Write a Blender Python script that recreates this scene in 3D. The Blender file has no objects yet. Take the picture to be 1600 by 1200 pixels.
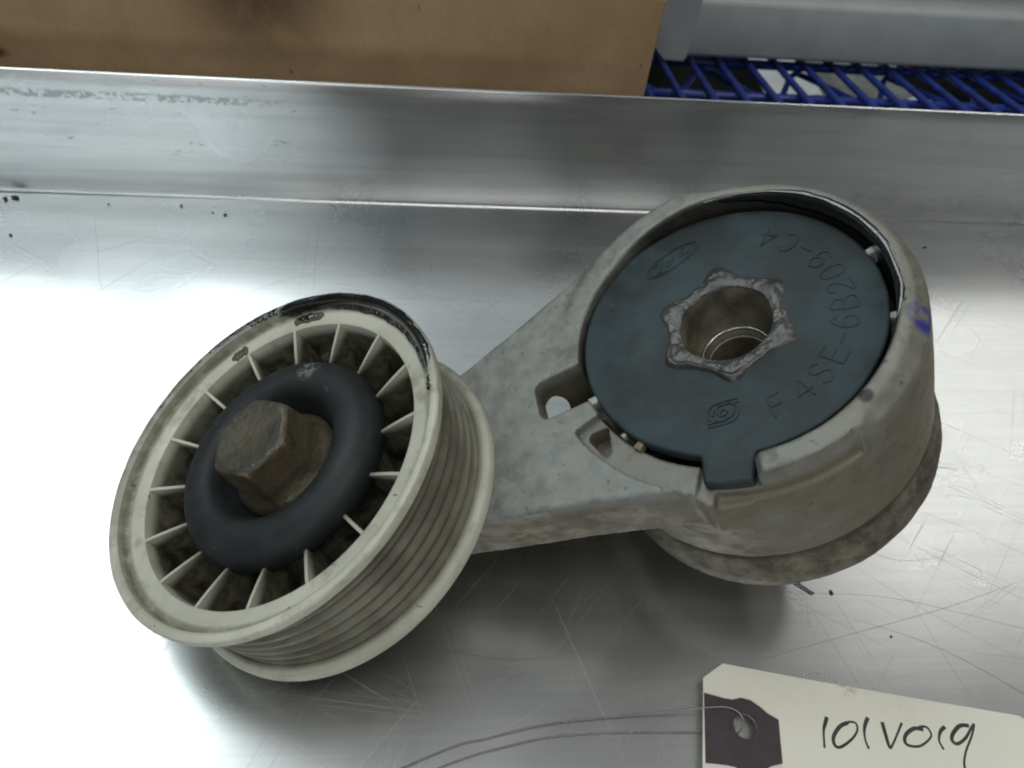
import bpy, bmesh, math, random
from mathutils import Vector, Matrix, noise
random.seed(7)
MM = 0.001
R = math.radians
scene = bpy.context.scene
C = bpy.data.collections.new('scene'); scene.collection.children.link(C)

# ------------------------------------------------------------------ camera
cam = bpy.data.cameras.new('camera'); co = bpy.data.objects.new('camera', cam); C.objects.link(co)
cam.sensor_width = 36; cam.lens = 28.8
cam.clip_start = 0.01; cam.clip_end = 30
CAMPOS = (-58.114, -104.534, 176.889)
CR = ((0.99460533, -0.00992568, -0.10325559), (-0.05506214, 0.79308227, -0.60662071), (0.08791130, 0.60903366, 0.78825732))
# rows of CR = world axes seen from the camera; a camera-space vector v becomes CR @ v in the world
M = Matrix(CR).to_4x4(); M.translation = Vector(CAMPOS)*MM
co.matrix_world = M
cam.dof.use_dof = True; cam.dof.focus_distance = 0.172; cam.dof.aperture_fstop = 30
scene.camera = co
scene.cycles.filter_width = 2.0
scene.render.resolution_x = 1024; scene.render.resolution_y = 768
scene.view_settings.view_transform = 'Standard'; scene.view_settings.look = 'None'
scene.view_settings.exposure = 0.0; scene.view_settings.gamma = 1.0

# ------------------------------------------------------------------ workshop light: dim room plus two rows of ceiling lamps
world = bpy.data.worlds.new('World'); scene.world = world; world.use_nodes = True
bg = world.node_tree.nodes['Background']; bg.inputs[0].default_value = (0.80, 0.90, 1.0, 1); bg.inputs[1].default_value = 0.032
def area(name, loc, sx, sy, power, col, tgt=(0, 0, 0)):
    l = bpy.data.lights.new(name, 'AREA'); l.shape = 'RECTANGLE'; l.size = sx; l.size_y = sy; l.energy = power; l.color = col
    o = bpy.data.objects.new(name, l); C.objects.link(o); o.location = loc
    o.rotation_euler = (Vector(tgt)-Vector(loc)).to_track_quat('-Z', 'Y').to_euler(); return o
def ceil(name, x0, x1, y0, y1, rad, col, z=2.0):
    sx, sy = x1-x0, y1-y0
    l = bpy.data.lights.new(name, 'AREA'); l.shape = 'RECTANGLE'; l.size = sx; l.size_y = sy; l.energy = rad*math.pi*sx*sy; l.color = col
    o = bpy.data.objects.new(name, l); C.objects.link(o); o.location = ((x0+x1)/2, (y0+y1)/2, z); return o
COOL = (0.88, 0.98, 1.0); WARM = (1.0, 0.99, 0.94)
# fluorescent tubes in rows on both sides of the bench, added dim area lights between them stand in for ceiling spill
for x in (-0.72, -1.3, -1.95, -2.6): ceil('tube_lamp_left', x-.08, x+.08, 0.1, 2.3, 10.5, COOL)
for x in (-1.0, -1.9, -2.8): ceil('tube_lamp_left_rear', x-.09, x+.09, -3.8, -1.6, 11.0, COOL)
for x in (1.38, 1.9, 2.5, 3.2): ceil('tube_lamp_right', x-.05, x+.05, 0.7, 2.4, 8.5, WARM)
for x in (2.3, 3.1): ceil('tube_lamp_right_rear', x-.08, x+.08, -3.6, -1.4, 3.6, WARM)
ceil('ceiling_spill_far', -0.6, 1.5, 1.3, 2.3, 0.5, COOL)
ceil('ceiling_spill_middle', -0.6, 1.3, -0.1, 0.5, 0.26, WARM)
ceil('overhead_fill', -0.5, 0.8, -0.9, -0.25, 4.4, WARM)  # added fill for upward faces, kept clear of the table's reflection
area('fill_behind_viewer', (-0.4, -3.4, 0.6), 2.4, 0.7, 13, (1.0, 0.98, 0.95), (0, 0.1, 0.05))  # added low fill that brightens faces turned to the viewer

# ------------------------------------------------------------------ node helpers
class NT:
    def __init__(s, name):
        s.m = bpy.data.materials.new(name); s.m.use_nodes = True; s.t = s.m.node_tree; s.n = s.t.nodes; s.n.clear()
        s.out = s.n.new('ShaderNodeOutputMaterial'); s.b = s.n.new('ShaderNodeBsdfPrincipled'); s.l(s.b.outputs[0], s.out.inputs[0])
        s.tc = s.n.new('ShaderNodeTexCoord').outputs['Object']
    def l(s, a, b): s.t.links.new(a, b)
    def set(s, sock, v):
        if isinstance(v, bpy.types.NodeSocket): s.l(v, sock)
        else: sock.default_value = v if not isinstance(v, tuple) or len(v) == 4 or sock.type == 'VECTOR' else (*v, 1)
    def map(s, scale=(1, 1, 1), rot=(0, 0, 0), loc=(0, 0, 0), vec=None):
        n = s.n.new('ShaderNodeMapping'); s.l(vec or s.tc, n.inputs[0]); n.inputs['Scale'].default_value = scale
        n.inputs['Rotation'].default_value = rot; n.inputs['Location'].default_value = loc; return n.outputs[0]
    def noise(s, scale, detail=4, rough=.55, vec=None, dist=0):
        n = s.n.new('ShaderNodeTexNoise'); s.l(vec or s.tc, n.inputs['Vector']); n.inputs['Scale'].default_value = scale
        n.inputs['Detail'].default_value = detail; n.inputs['Roughness'].default_value = rough; n.inputs['Distortion'].default_value = dist; return n.outputs[0]
    def ramp(s, f, a, b, lo=0., hi=1.):
        n = s.n.new('ShaderNodeMapRange'); s.set(n.inputs[0], f); n.inputs[1].default_value = a; n.inputs[2].default_value = b
        n.inputs[3].default_value = lo; n.inputs[4].default_value = hi; n.interpolation_type = 'SMOOTHSTEP'; return n.outputs[0]
    def math(s, op, a, b=0., c=None):
        n = s.n.new('ShaderNodeMath'); n.operation = op; s.set(n.inputs[0], a); s.set(n.inputs[1], b)
        if c is not None: s.set(n.inputs[2], c)
        return n.outputs[0]
    def mix(s, f, a, b):
        n = s.n.new('ShaderNodeMix'); n.data_type = 'RGBA'; s.set(n.inputs[0], f); s.set(n.inputs[6], a); s.set(n.inputs[7], b); return n.outputs[2]
    def dist(s, p, vec=None):
        n = s.n.new('ShaderNodeVectorMath'); n.operation = 'DISTANCE'; s.l(vec or s.tc, n.inputs[0]); n.inputs[1].default_value = p; return n.outputs['Value']
    def sep(s, vec=None):
        n = s.n.new('ShaderNodeSeparateXYZ'); s.l(vec or s.tc, n.inputs[0]); return n.outputs
    def bump(s, h, strength=.3, d=.0005):
        n = s.n.new('ShaderNodeBump'); n.inputs['Strength'].default_value = strength; n.inputs['Distance'].default_value = d
        s.set(n.inputs['Height'], h); s.l(n.outputs[0], s.b.inputs['Normal']); return n
    def P(s, **k):
        nm = dict(col='Base Color', rough='Roughness', metal='Metallic', coat='Coat Weight', coatr='Coat Roughness', spec='Specular IOR Level', sss='Subsurface Weight', aniso='Anisotropic')
        for a, v in k.items(): s.set(s.b.inputs[nm[a]], v)
        return s

def simple(name, col, rough=.5, metal=0., var=.15, scale=150, bump=.1):
    t = NT(name); n = t.noise(scale, 4)
    t.P(col=t.mix(t.ramp(n, .3, .7), tuple(c*(1-var) for c in col), tuple(min(1, c*(1+var)) for c in col)), rough=rough, metal=metal)
    if bump: t.bump(n, bump, .0003)
    return t.m

# table / flange sheet metal ------------------------------------------------
def mat_sheet():
    t = NT('worn_sheet_aluminium')
    fine = t.noise(900, 3, .6, t.map((.035, 1, 1)))              # mill grain running along the sheet
    mid = t.noise(190, 4, .65, t.map((.03, 1, 1)))
    cloud = t.noise(28, 2, .5)
    s0 = t.sep(); cx = t.n.new('ShaderNodeCombineXYZ'); t.l(s0[0], cx.inputs[0]); t.l(t.math('ADD', s0[1], s0[2]), cx.inputs[1]); flat = cx.outputs[0]
    tot = None
    for k, (ang, sc, thr) in enumerate(((.55, 1100, .68), (-.5, 1000, .69), (1.25, 1200, .70), (-1.1, 1100, .70), (.15, 1300, .69), (2.3, 950, .70))):
        v = t.map((.006, 1, 1), (0, 0, 0), (0, 0, .37*k), t.map((1, 1, 1), (0, 0, ang), (0, 0, 0), flat))
        m = t.ramp(t.noise(sc, 1.5, .5, v, .0), thr-.04, thr+.03)
        br = t.ramp(t.noise(35, 2, .5, t.map((1, 1, 1), (0, 0, 0), (k*1.7, k*.9, 0), flat)), .42, .62)
        m = t.math('MULTIPLY', m, br); tot = m if tot is None else t.math('MAXIMUM', tot, m)
    tot = t.math('MULTIPLY', tot, t.ramp(s0[2], .0015, .0005))
    specks = t.ramp(t.noise(750, 2, .5), .80, .84)
    s = t.sep()
    # a smudged line and rub marks near the top of the upstand, left of the box seam
    up = t.math('MULTIPLY', t.ramp(s[2], .012, .020), t.ramp(s[0], -.085, -.105))
    smud = t.math('MULTIPLY', t.ramp(t.noise(520, 4, .65, t.map((.4, 1, 1))), .62, .72), up)
    band = t.math('MULTIPLY', t.math('MULTIPLY', t.ramp(s[2], .0335, .0345), t.ramp(s[2], .0372, .0358)), t.ramp(t.noise(700, 2), .42, .56))
    band = t.math('MULTIPLY', band, t.ramp(s[0], -.09, -.12))
    dirt = t.math('MAXIMUM', t.math('MAXIMUM', t.math('MULTIPLY', smud, .6), t.math('MULTIPLY', band, .45)), t.math('MULTIPLY', specks, .7))
    col = t.mix(t.ramp(cloud, .3, .7), (.60, .615, .62), (.69, .70, .70))
    col = t.mix(t.math('MULTIPLY', t.ramp(mid, .4, .7), t.ramp(s0[2], .0005, .0015, .22, .5)), col, (.46, .47, .48))
    col = t.mix(t.math('MULTIPLY', t.ramp(fine, .35, .65), .25), col, (.50, .51, .51))
    col = t.mix(t.math('MULTIPLY', tot, .30), col, (.36, .36, .37))
    col = t.mix(dirt, col, (.05, .05, .05))
    ro = t.math('ADD', t.ramp(cloud, .25, .75, .25, .32), t.math('MULTIPLY', tot, .08))
    t.P(col=col, rough=ro, metal=1.0)
    wav = t.noise(60, 2, .5, t.map((.15, 1, 1)))
    t.bump(t.math('ADD', t.math('MULTIPLY', mid, .5), wav), .12, .0001)
    return t.m
# cast aluminium -----------------------------------------------------------
def mat_cast(name='dirty_cast_aluminium', brown=.35, dark=0., base=False):
    t = NT(name); s = t.sep()
    big = t.noise(45, 5, .6); mid = t.noise(230, 5, .65); grit = t.noise(1100, 3, .6)
    col = t.mix(t.ramp(mid, .34, .66), (.172, .187, .180), (.280, .290, .272))
    # tan oily film on the walls of the casting (lower than its machined top)
    side = t.ramp(s[2], -.0005, -.004)
    film = t.math('MULTIPLY', t.math('ADD', t.math('MULTIPLY', side, .7), brown*.7), t.ramp(big, .15, .6, .35, 1))
    col = t.mix(film, col, (.145, .122, .078))
    right = t.math('MULTIPLY', t.ramp(s[0], .012, -.02), .55)
    col = t.mix(t.math('MULTIPLY', right, t.ramp(big, .3, .7, .4, 1)), col, (.25, .222, .158))
    stain = t.math('MULTIPLY', t.ramp(t.noise(60, 4, .6, t.map((1, 1, .6), (0, 0, 0), (.3, .1, .2))), .50, .72), .55)
    col = t.mix(stain, col, (.13, .12, .095))
    blot = t.math('MULTIPLY', t.ramp(t.noise(170, 6, .75, t.map((1, 1, 1), (0, 0, 0), (.7, .2, .5))), .50, .66), t.ramp(big, .4, .6, .15, .6))
    col = t.mix(blot, col, (.085, .078, .058))
    pits = t.ramp(t.noise(480, 2, .5), .68, .74)
    col = t.mix(t.math('MULTIPLY', pits, .6), col, (.07, .065, .055))
    if base:
        col = t.mix(t.ramp(t.noise(190, 6, .75), .34, .66), (.070, .060, .042), (.20, .178, .14))
        seam = t.ramp(s[2], -.0362, -.0346)
        col = t.mix(seam, col, (.035, .030, .022))  # shadow of the seam darkened into the casting colour
    else:
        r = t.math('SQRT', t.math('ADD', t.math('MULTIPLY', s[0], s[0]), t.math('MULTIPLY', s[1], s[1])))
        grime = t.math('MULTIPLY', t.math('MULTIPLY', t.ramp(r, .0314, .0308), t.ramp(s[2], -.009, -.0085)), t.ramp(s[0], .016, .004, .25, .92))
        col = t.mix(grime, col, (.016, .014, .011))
        b1 = t.math('MULTIPLY', t.ramp(t.dist((-.0290, .0180, .0010)), .0042, .0022), t.ramp(mid, .38, .55))
        col = t.mix(b1, col, (.04, .04, .26))
        b2 = t.ramp(t.dist((-.0140, .0290, .0035)), .0018, .0009)
        col = t.mix(b2, col, (.03, .028, .025))
    t.P(col=col, rough=t.ramp(mid, .3, .7, .42, .62), metal=.2)
    h = t.math('ADD', t.math('MULTIPLY', grit, .35), t.math('ADD', mid, t.math('MULTIPLY', pits, -.6)))
    t.bump(h, .5 if base else .34, .0006 if base else .0003)
    return t.m
def mat_nylon():
    t = NT('dirty_white_nylon'); s = t.sep()
    r = t.math('SQRT', t.math('ADD', t.math('MULTIPLY', s[0], s[0]), t.math('MULTIPLY', s[1], s[1])))
    big = t.noise(60, 5, .6); mid = t.noise(300, 5, .7)
    face = t.mix(t.ramp(big, .3, .7), (.42, .415, .335), (.55, .545, .455))
    # road grime packed inside the hollow of the wheel and in the belt grooves
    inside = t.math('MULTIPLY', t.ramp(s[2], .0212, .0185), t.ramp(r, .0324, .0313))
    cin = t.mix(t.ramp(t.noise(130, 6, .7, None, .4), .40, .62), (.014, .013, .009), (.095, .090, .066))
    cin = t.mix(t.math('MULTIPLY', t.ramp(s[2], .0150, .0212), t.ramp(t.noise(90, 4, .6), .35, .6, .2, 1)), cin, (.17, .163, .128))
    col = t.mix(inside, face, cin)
    groove = t.math('MULTIPLY', t.ramp(r, .0374, .0358), t.math('MULTIPLY', t.ramp(r, .0325, .0330), t.math('MULTIPLY', t.ramp(s[2], .0222, .0215), t.ramp(s[2], .0025, .0032))))
    cg = t.mix(t.ramp(big, .35, .65), (.085, .076, .052), (.19, .182, .145))
    col = t.mix(t.math('MULTIPLY', groove, .92), col, cg)
    col = t.mix(t.math('MULTIPLY', groove, t.ramp(r, .0346, .0338)), col, (.045, .040, .026))  # valley grime darkened further, shade put in for deeper relief
    step = t.math('MULTIPLY', t.math('MULTIPLY', t.ramp(r, .0340, .0348), t.ramp(r, .0362, .0356)), t.ramp(s[2], .0222, .0224))
    col = t.mix(t.math('MULTIPLY', step, t.ramp(mid, .3, .6, .35, .9)), col, (.09, .085, .055))
    lf = t.math('MULTIPLY', t.ramp(s[1], .012, -.026), t.math('MULTIPLY', t.ramp(r, .0352, .0368), t.ramp(mid, .3, .6, .5, .95)))
    col = t.mix(lf, col, (.14, .135, .105))
    streak = t.math('MULTIPLY', t.ramp(t.noise(110, 5, .7), .52, .70), .6)
    col = t.mix(streak, col, (.20, .185, .12))
    specks = t.ramp(t.noise(620, 2, .5), .71, .77)
    col = t.mix(t.math('MULTIPLY', specks, .7), col, (.06, .055, .04))
    t.P(col=col, rough=t.ramp(mid, .3, .7, .34, .55), sss=0.0, spec=.45)
    t.bump(t.math('ADD', mid, t.math('MULTIPLY', t.noise(900, 2), .4)), .15, .0003)
    return t.m
def mat_cover():
    t = NT('slate_plastic'); big = t.noise(48, 5, .65); mid = t.noise(200, 5, .65)
    col = t.mix(t.ramp(big, .40, .62), (.014, .018, .019), (.030, .050, .057))
    col = t.mix(t.math('MULTIPLY', t.ramp(t.noise(90, 5, .7), .56, .7), .35), col, (.055, .056, .052))
    col = t.mix(t.math('MULTIPLY', t.ramp(mid, .66, .73), .4), col, (.15, .17, .17))
    t.P(col=col, rough=t.ramp(big, .3, .7, .42, .58), spec=.3)
    t.bump(mid, .12, .0003); return t.m
def mat_dust():
    t = NT('black_moulded_plastic'); mid = t.noise(160, 5, .65); big = t.noise(40, 3)
    col = t.mix(t.ramp(mid, .35, .7), (.010, .012, .013), (.017, .0195, .021))
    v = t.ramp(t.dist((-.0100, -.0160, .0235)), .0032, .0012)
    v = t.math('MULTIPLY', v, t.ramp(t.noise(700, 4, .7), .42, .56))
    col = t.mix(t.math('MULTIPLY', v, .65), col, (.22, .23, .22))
    dust = t.math('MULTIPLY', t.ramp(t.noise(520, 3, .6), .66, .74), .5)
    col = t.mix(dust, col, (.10, .10, .085))
    t.P(col=col, rough=t.ramp(big, .3, .7, .50, .62), spec=.35); t.bump(mid, .1, .0003); return t.m
def mat_bolt():
    t = NT('rusty_bolt_steel'); s = t.sep(); mid = t.noise(200, 5, .7); big = t.noise(70, 4, .6)
    col = t.mix(t.ramp(big, .35, .65), (.080, .070, .048), (.165, .138, .092))
    side = t.ramp(s[2], .0289, .0280)
    rust = t.math('MULTIPLY', t.ramp(mid, .42, .62), side)
    col = t.mix(t.math('MULTIPLY', rust, .75), col, (.085, .062, .038))
    top = t.ramp(s[2], .0286, .0292)
    col = t.mix(t.math('MULTIPLY', top, .75), col, (.072, .068, .058))
    r = t.math('SQRT', t.math('ADD', t.math('MULTIPLY', s[0], s[0]), t.math('MULTIPLY', s[1], s[1])))
    br = t.math('MULTIPLY', t.math('MULTIPLY', t.ramp(s[2], .0280, .0287), t.ramp(r, .0074, .0084)), t.ramp(t.noise(330, 3), .5, .62))
    col = t.mix(t.math('MULTIPLY', br, .8), col, (.30, .20, .13))
    t.P(col=col, rough=t.ramp(mid, .3, .7, .34, .6), metal=.55); t.bump(t.math('ADD', mid, t.noise(900, 3)), .4, .0004); return t.m
def mat_grease():
    t = NT('wet_black_grease'); n = t.noise(500, 4, .6)
    t.P(col=(.006, .006, .005), rough=t.ramp(n, .3, .7, .14, .28), spec=1.0, coat=1.0, coatr=.10); t.bump(t.noise(260, 2, .5), .22, .0004); return t.m
def mat_cardboard():
    t = NT('brown_cardboard'); big = t.noise(9, 5, .6); mid = t.noise(55, 5, .65); f = t.noise(900, 3, .6, t.map((1, 1, .3)))
    s = t.sep()
    col = t.mix(t.ramp(mid, .25, .75), (.40, .265, .145), (.49, .335, .195))
    col = t.mix(t.math('MULTIPLY', t.ramp(f, .35, .65), .22), col, (.35, .23, .125))
    st = t.ramp(big, .50, .64)
    col = t.mix(t.math('MULTIPLY', st, .45), col, (.30, .195, .105))
    # dark patch in the upper middle of the face, one dark tear at the left
    d1 = t.math('MULTIPLY', t.ramp(t.dist((-.108, 0, .058), t.map((1, 0, 1))), .034, .004), t.ramp(mid, .30, .55, .35, 1))
    col = t.mix(t.math('MULTIPLY', d1, .80), col, (.055, .036, .020))
    d2 = t.ramp(t.dist((-.190*.35, 0, .0315), t.map((.35, 0, 1))), .0030, .0014)
    col = t.mix(t.math('MULTIPLY', d2, .9), col, (.06, .022, .010))
    sp = t.ramp(t.noise(160, 3, .6, t.map((1, 1, .55))), .69, .74)
    col = t.mix(t.math('MULTIPLY', sp, .6), col, (.07, .042, .022))
    t.P(col=col, rough=.85, spec=.2); t.bump(t.math('ADD', t.math('MULTIPLY', f, .5), mid), .25, .0006); return t.m
def mat_tag():
    t = NT('manila_card'); n = t.noise(700, 4, .7); b = t.noise(40, 4)
    col = t.mix(t.ramp(b, .35, .65), (.76, .735, .62), (.80, .775, .67))
    col = t.mix(t.math('MULTIPLY', t.ramp(t.noise(260, 3), .70, .76), .4), col, (.36, .28, .20))
    e = t.math('MULTIPLY', t.ramp(t.dist((.0335, -.0528, .0026)), .0030, .0004), t.ramp(n, .45, .6))
    col = t.mix(t.math('MULTIPLY', e, .6), col, (.28, .20, .12))
    t.P(col=col, rough=.75, spec=.25); t.bump(n, .12, .0002); return t.m

MS = dict(sheet=mat_sheet(), cast=mat_cast(), base=mat_cast('rough_brown_casting', .5, 0, True), nylon=mat_nylon(), cover=mat_cover(), dust=mat_dust(),
          bolt=mat_bolt(), grease=mat_grease(), card=mat_cardboard(), tag=mat_tag(),
          hub=simple('smeared_hub_metal', (.072, .071, .066), .36, .45, .22, 120, .3),
          bore=simple('oily_bore_metal', (.24, .215, .17), .42, .5, .5, 130, .25),
          ring=simple('bright_bore_ring', (.42, .42, .40), .22, .9, .2, 300, .2),
          chip=simple('grey_nylon_bushing', (.33, .34, .30), .5, 0, .25, 300, .3),
          amber=simple('amber_bushing', (.16, .13, .07), .5, 0, .25, 300, .3),
          letter=simple('embossed_plastic', (.013, .017, .018), .55, 0, .2, 400, .1),
          ink=simple('black_marker_ink', (.035, .033, .035), .55, 0, .35, 350, 0),
          patch=simple('dark_tag_patch', (.052, .038, .042), .65, 0, .12, 300, .15),
          pink=simple('pale_tag_paper', (.70, .62, .62), .7, 0, .05, 300, .1),
          wire=simple('thin_steel_wire', (.30, .30, .30), .45, 1.0, .1, 300, 0),
          blue=simple('blue_epoxy_wire', (.024, .046, .26), .30, 0, .3, 120, .15),
          beam=simple('grey_painted_beam', (.47, .495, .49), .42, 0, .06, 60, .06),
          dark=simple('unlit_black', (.008, .008, .008), 1.0, 0, .4, 12, 0),
          paper=simple('white_paper', (.62, .63, .62), .8, 0, .12, 40, .2),
          greyitem=simple('grey_carton', (.16, .17, .165), .7, 0, .3, 40, .2),
          debris=simple('black_crumb', (.02, .02, .022), .5, 0, .4, 900, .5),
          scratch=simple('dark_scratch', (.25, .25, .255), .35, .9, .3, 200, 0),
          scratchb=simple('bright_scratch', (.85, .85, .85), .25, 1, .1, 200, 0))

MS['letter'].node_tree.nodes['Principled BSDF'].inputs['Specular IOR Level'].default_value = .2
MS['dark'].node_tree.nodes['Principled BSDF'].inputs['Specular IOR Level'].default_value = 0
# ------------------------------------------------------------------ mesh helpers (coordinates in millimetres)
def mk(name, verts, faces, mat, parent=None, smooth=True, loc=None):
    me = bpy.data.meshes.new(name); me.from_pydata([tuple(c*MM for c in v) for v in verts], [], faces)
    bm = bmesh.new(); bm.from_mesh(me); bmesh.ops.remove_doubles(bm, verts=bm.verts, dist=1e-7); bmesh.ops.recalc_face_normals(bm, faces=bm.faces); bm.to_mesh(me); bm.free()
    return link(name, me, mat, parent, smooth)
def link(name, me, mat, parent=None, smooth=True):
    me.name = name; o = bpy.data.objects.new(name, me); C.objects.link(o); me.materials.clear(); me.materials.append(mat)
    me.polygons.foreach_set('use_smooth', [smooth]*len(me.polygons))
    if parent: o.parent = parent
    return o
def autosmooth(o, ang=35):
    me = o.data; bm = bmesh.new(); bm.from_mesh(me)
    for e in bm.edges:
        if len(e.link_faces) == 2 and e.calc_face_angle(0) > R(ang): e.smooth = False
    bm.to_mesh(me); bm.free(); return o
def tag(o, label=None, cat=None, group=None, kind=None):
    for k, v in (('label', label), ('category', cat), ('group', group), ('kind', kind)):
        if v: o[k] = v
    return o
def lathe(prof, n=144, cx=0, cy=0, a0=0., a1=360., closed=True, f=None):
    """prof: (r, z) list; closed joins last to first. f(r,z,ang)->(r,z) optional."""
    V = []; F = []; full = abs(a1-a0) >= 359.9; m = n if full else n+1; k = len(prof)
    for i in range(m):
        a = R(a0+(a1-a0)*i/n)
        for (r, z) in prof:
            if f: r, z = f(r, z, a)
            V.append((cx+r*math.cos(a), cy+r*math.sin(a), z))
    for i in range(n):
        j = (i+1) % m
        for q in range(k if closed else k-1):
            p = (q+1) % k; F.append((i*k+q, j*k+q, j*k+p, i*k+p))
    if not full:
        F.append(tuple(range(k))); F.append(tuple((m-1)*k+q for q in range(k)))
    return V, F
def prism(poly, z0, z1):
    n = len(poly); V = [(x, y, z0) for x, y in poly]+[(x, y, z1) for x, y in poly]
    F = [tuple(range(n))[::-1], tuple(range(n, 2*n))]+[(i, (i+1) % n, n+(i+1) % n, n+i) for i in range(n)]
    return V, F
def box(x0, x1, y0, y1, z0, z1): return prism([(x0, y0), (x1, y0), (x1, y1), (x0, y1)], z0, z1)
def join(*parts):
    V = []; F = []
    for v, f in parts:
        b = len(V); V += v; F += [tuple(i+b for i in q) for q in f]
    return V, F
def arc(r, a0, a1, n, cx=0, cy=0): return [(cx+r*math.cos(R(a0+(a1-a0)*i/n)), cy+r*math.sin(R(a0+(a1-a0)*i/n))) for i in range(n+1)]
def tube(pts, r, n=10, closed=False):
    P = [Vector(p) for p in pts]; V = []; F = []; up = Vector((0, 0, 1))
    N = len(P)
    for i, p in enumerate(P):
        if closed: t = (P[(i+1) % N]-P[i-1]).normalized()
        else: t = (P[min(i+1, N-1)]-P[max(i-1, 0)]).normalized()
        u = t.cross(up); u = u.normalized() if u.length > 1e-4 else t.cross(Vector((1, 0, 0))).normalized(); w = u.cross(t)
        for k in range(n):
            a = 2*math.pi*k/n; V.append(tuple(p+(u*math.cos(a)+w*math.sin(a))*r))
    for i in range(N if closed else N-1):
        j = (i+1) % N
        for k in range(n): F.append((i*n+k, i*n+(k+1) % n, j*n+(k+1) % n, j*n+k))
    if not closed: F += [tuple(range(n))[::-1], tuple((N-1)*n+k for k in range(n))]
    return V, F
def catmull(pts, sub=6, closed=False):
    P = [Vector(p) for p in pts]; N = len(P); out = []
    for i in range(N if closed else N-1):
        g = (lambda k: P[k % N]) if closed else (lambda k: P[max(0, min(N-1, k))])
        a, b, c, d = g(i-1), g(i), g(i+1), g(i+2)
        for s in range(sub):
            t = s/sub; out.append(.5*((2*b)+(c-a)*t+(2*a-5*b+4*c-d)*t*t+(3*b-a-3*c+d)*t**3))
    if not closed: out.append(P[-1])
    return out
def ribbon(pts, w, z0, z1, wf=None):
    """flat raised stroke through 2-D points; w width"""
    P = [Vector((p[0], p[1])) for p in pts]; V = []; F = []; N = len(P)
    for i, p in enumerate(P):
        t = (P[min(i+1, N-1)]-P[max(i-1, 0)]); t = t.normalized() if t.length else Vector((1, 0)); s = Vector((-t.y, t.x))*w/2*(wf(i/(N-1)) if wf else 1)
        a, b = p+s, p-s; V += [(a.x, a.y, z0), (b.x, b.y, z0), (b.x*.5+a.x*.5+(b.x-a.x)*.32, b.y*.5+a.y*.5+(b.y-a.y)*.32, z1), (a.x*.5+b.x*.5+(a.x-b.x)*.32, a.y*.5+b.y*.5+(a.y-b.y)*.32, z1)]
    for i in range(N-1):
        for k in range(4): F.append((i*4+k, i*4+(k+1) % 4, i*4+4+(k+1) % 4, i*4+4+k))
    F += [(0, 1, 2, 3), tuple((N-1)*4+k for k in (3, 2, 1, 0))]
    return V, F
def evalmesh(o):
    dg = bpy.context.evaluated_depsgraph_get(); dg.update(); return bpy.data.meshes.new_from_object(o.evaluated_get(dg))
def hidden(V, F):
    o = mk('cutter', V, F, MS['cast'], None, False); return o
def drop(*os):
    for o in os:
        me = o.data; bpy.data.objects.remove(o); bpy.data.meshes.remove(me)

# ------------------------------------------------------------------ setting: bench sheet with folded upstand
YC, HF = 105.04, 42.3
def bench():
    prof = [(-700, 0), (-300, 0)]
    ys = [-200+i*15 for i in range(20)]
    prof += [(y, 0) for y in ys if y < 98]
    prof += [(YC-1.3, 0), (YC-1.0, -.10), (YC-.7, 0)]
    prof += [(YC-.45+.45*math.sin(R(a)), .45-.45*math.cos(R(a))) for a in range(15, 91, 15)]
    prof += [(YC, z) for z in (4, 10, 20, 30, 38)]
    prof += [(YC, HF-.7), (YC+.2, HF-.2), (YC+.75, HF), (YC+1.3, HF-.2), (YC+1.5, HF-.7)]
    prof += [(YC+1.5, -1.5), (-700, -1.5)]
    V = []; F = []; xs = [-900, -500, -300, -240]+[-220+i*20 for i in range(24)]+[300, 500, 900]; k = len(prof)
    for x in xs:
        for (y, z) in prof:
            dy = 0
            if z > 0: dy = .25*math.sin(x*.013)*z/HF
            V.append((x, y+dy, z))
    for i in range(len(xs)-1):
        for q in range(k): F.append((i*k+q, i*k+(q+1) % k, (i+1)*k+(q+1) % k, (i+1)*k+q))
    F += [tuple(range(k)), tuple((len(xs)-1)*k+q for q in range(k))]
    o = mk('metal_bench_top', V, F, MS['sheet'], None, True); autosmooth(o, 40); return tag(o, kind='structure')
table = bench()
def scr(pts, w, mat, z=.02):
    V = []; F = []
    P = catmull([(x, y, 0) for x, y in pts], 5); N = len(P)
    for i, p in enumerate(P):
        t = (P[min(i+1, N-1)]-P[max(i-1, 0)]).normalized(); s = Vector((-t.y, t.x, 0))*w*.6/2*math.sin(math.pi*(.08+.84*i/(N-1)))
        V += [(p.x+s.x, p.y+s.y, z), (p.x-s.x, p.y-s.y, z)]
    for i in range(N-1): F.append((2*i, 2*i+1, 2*i+3, 2*i+2))
    return V, F
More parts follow.
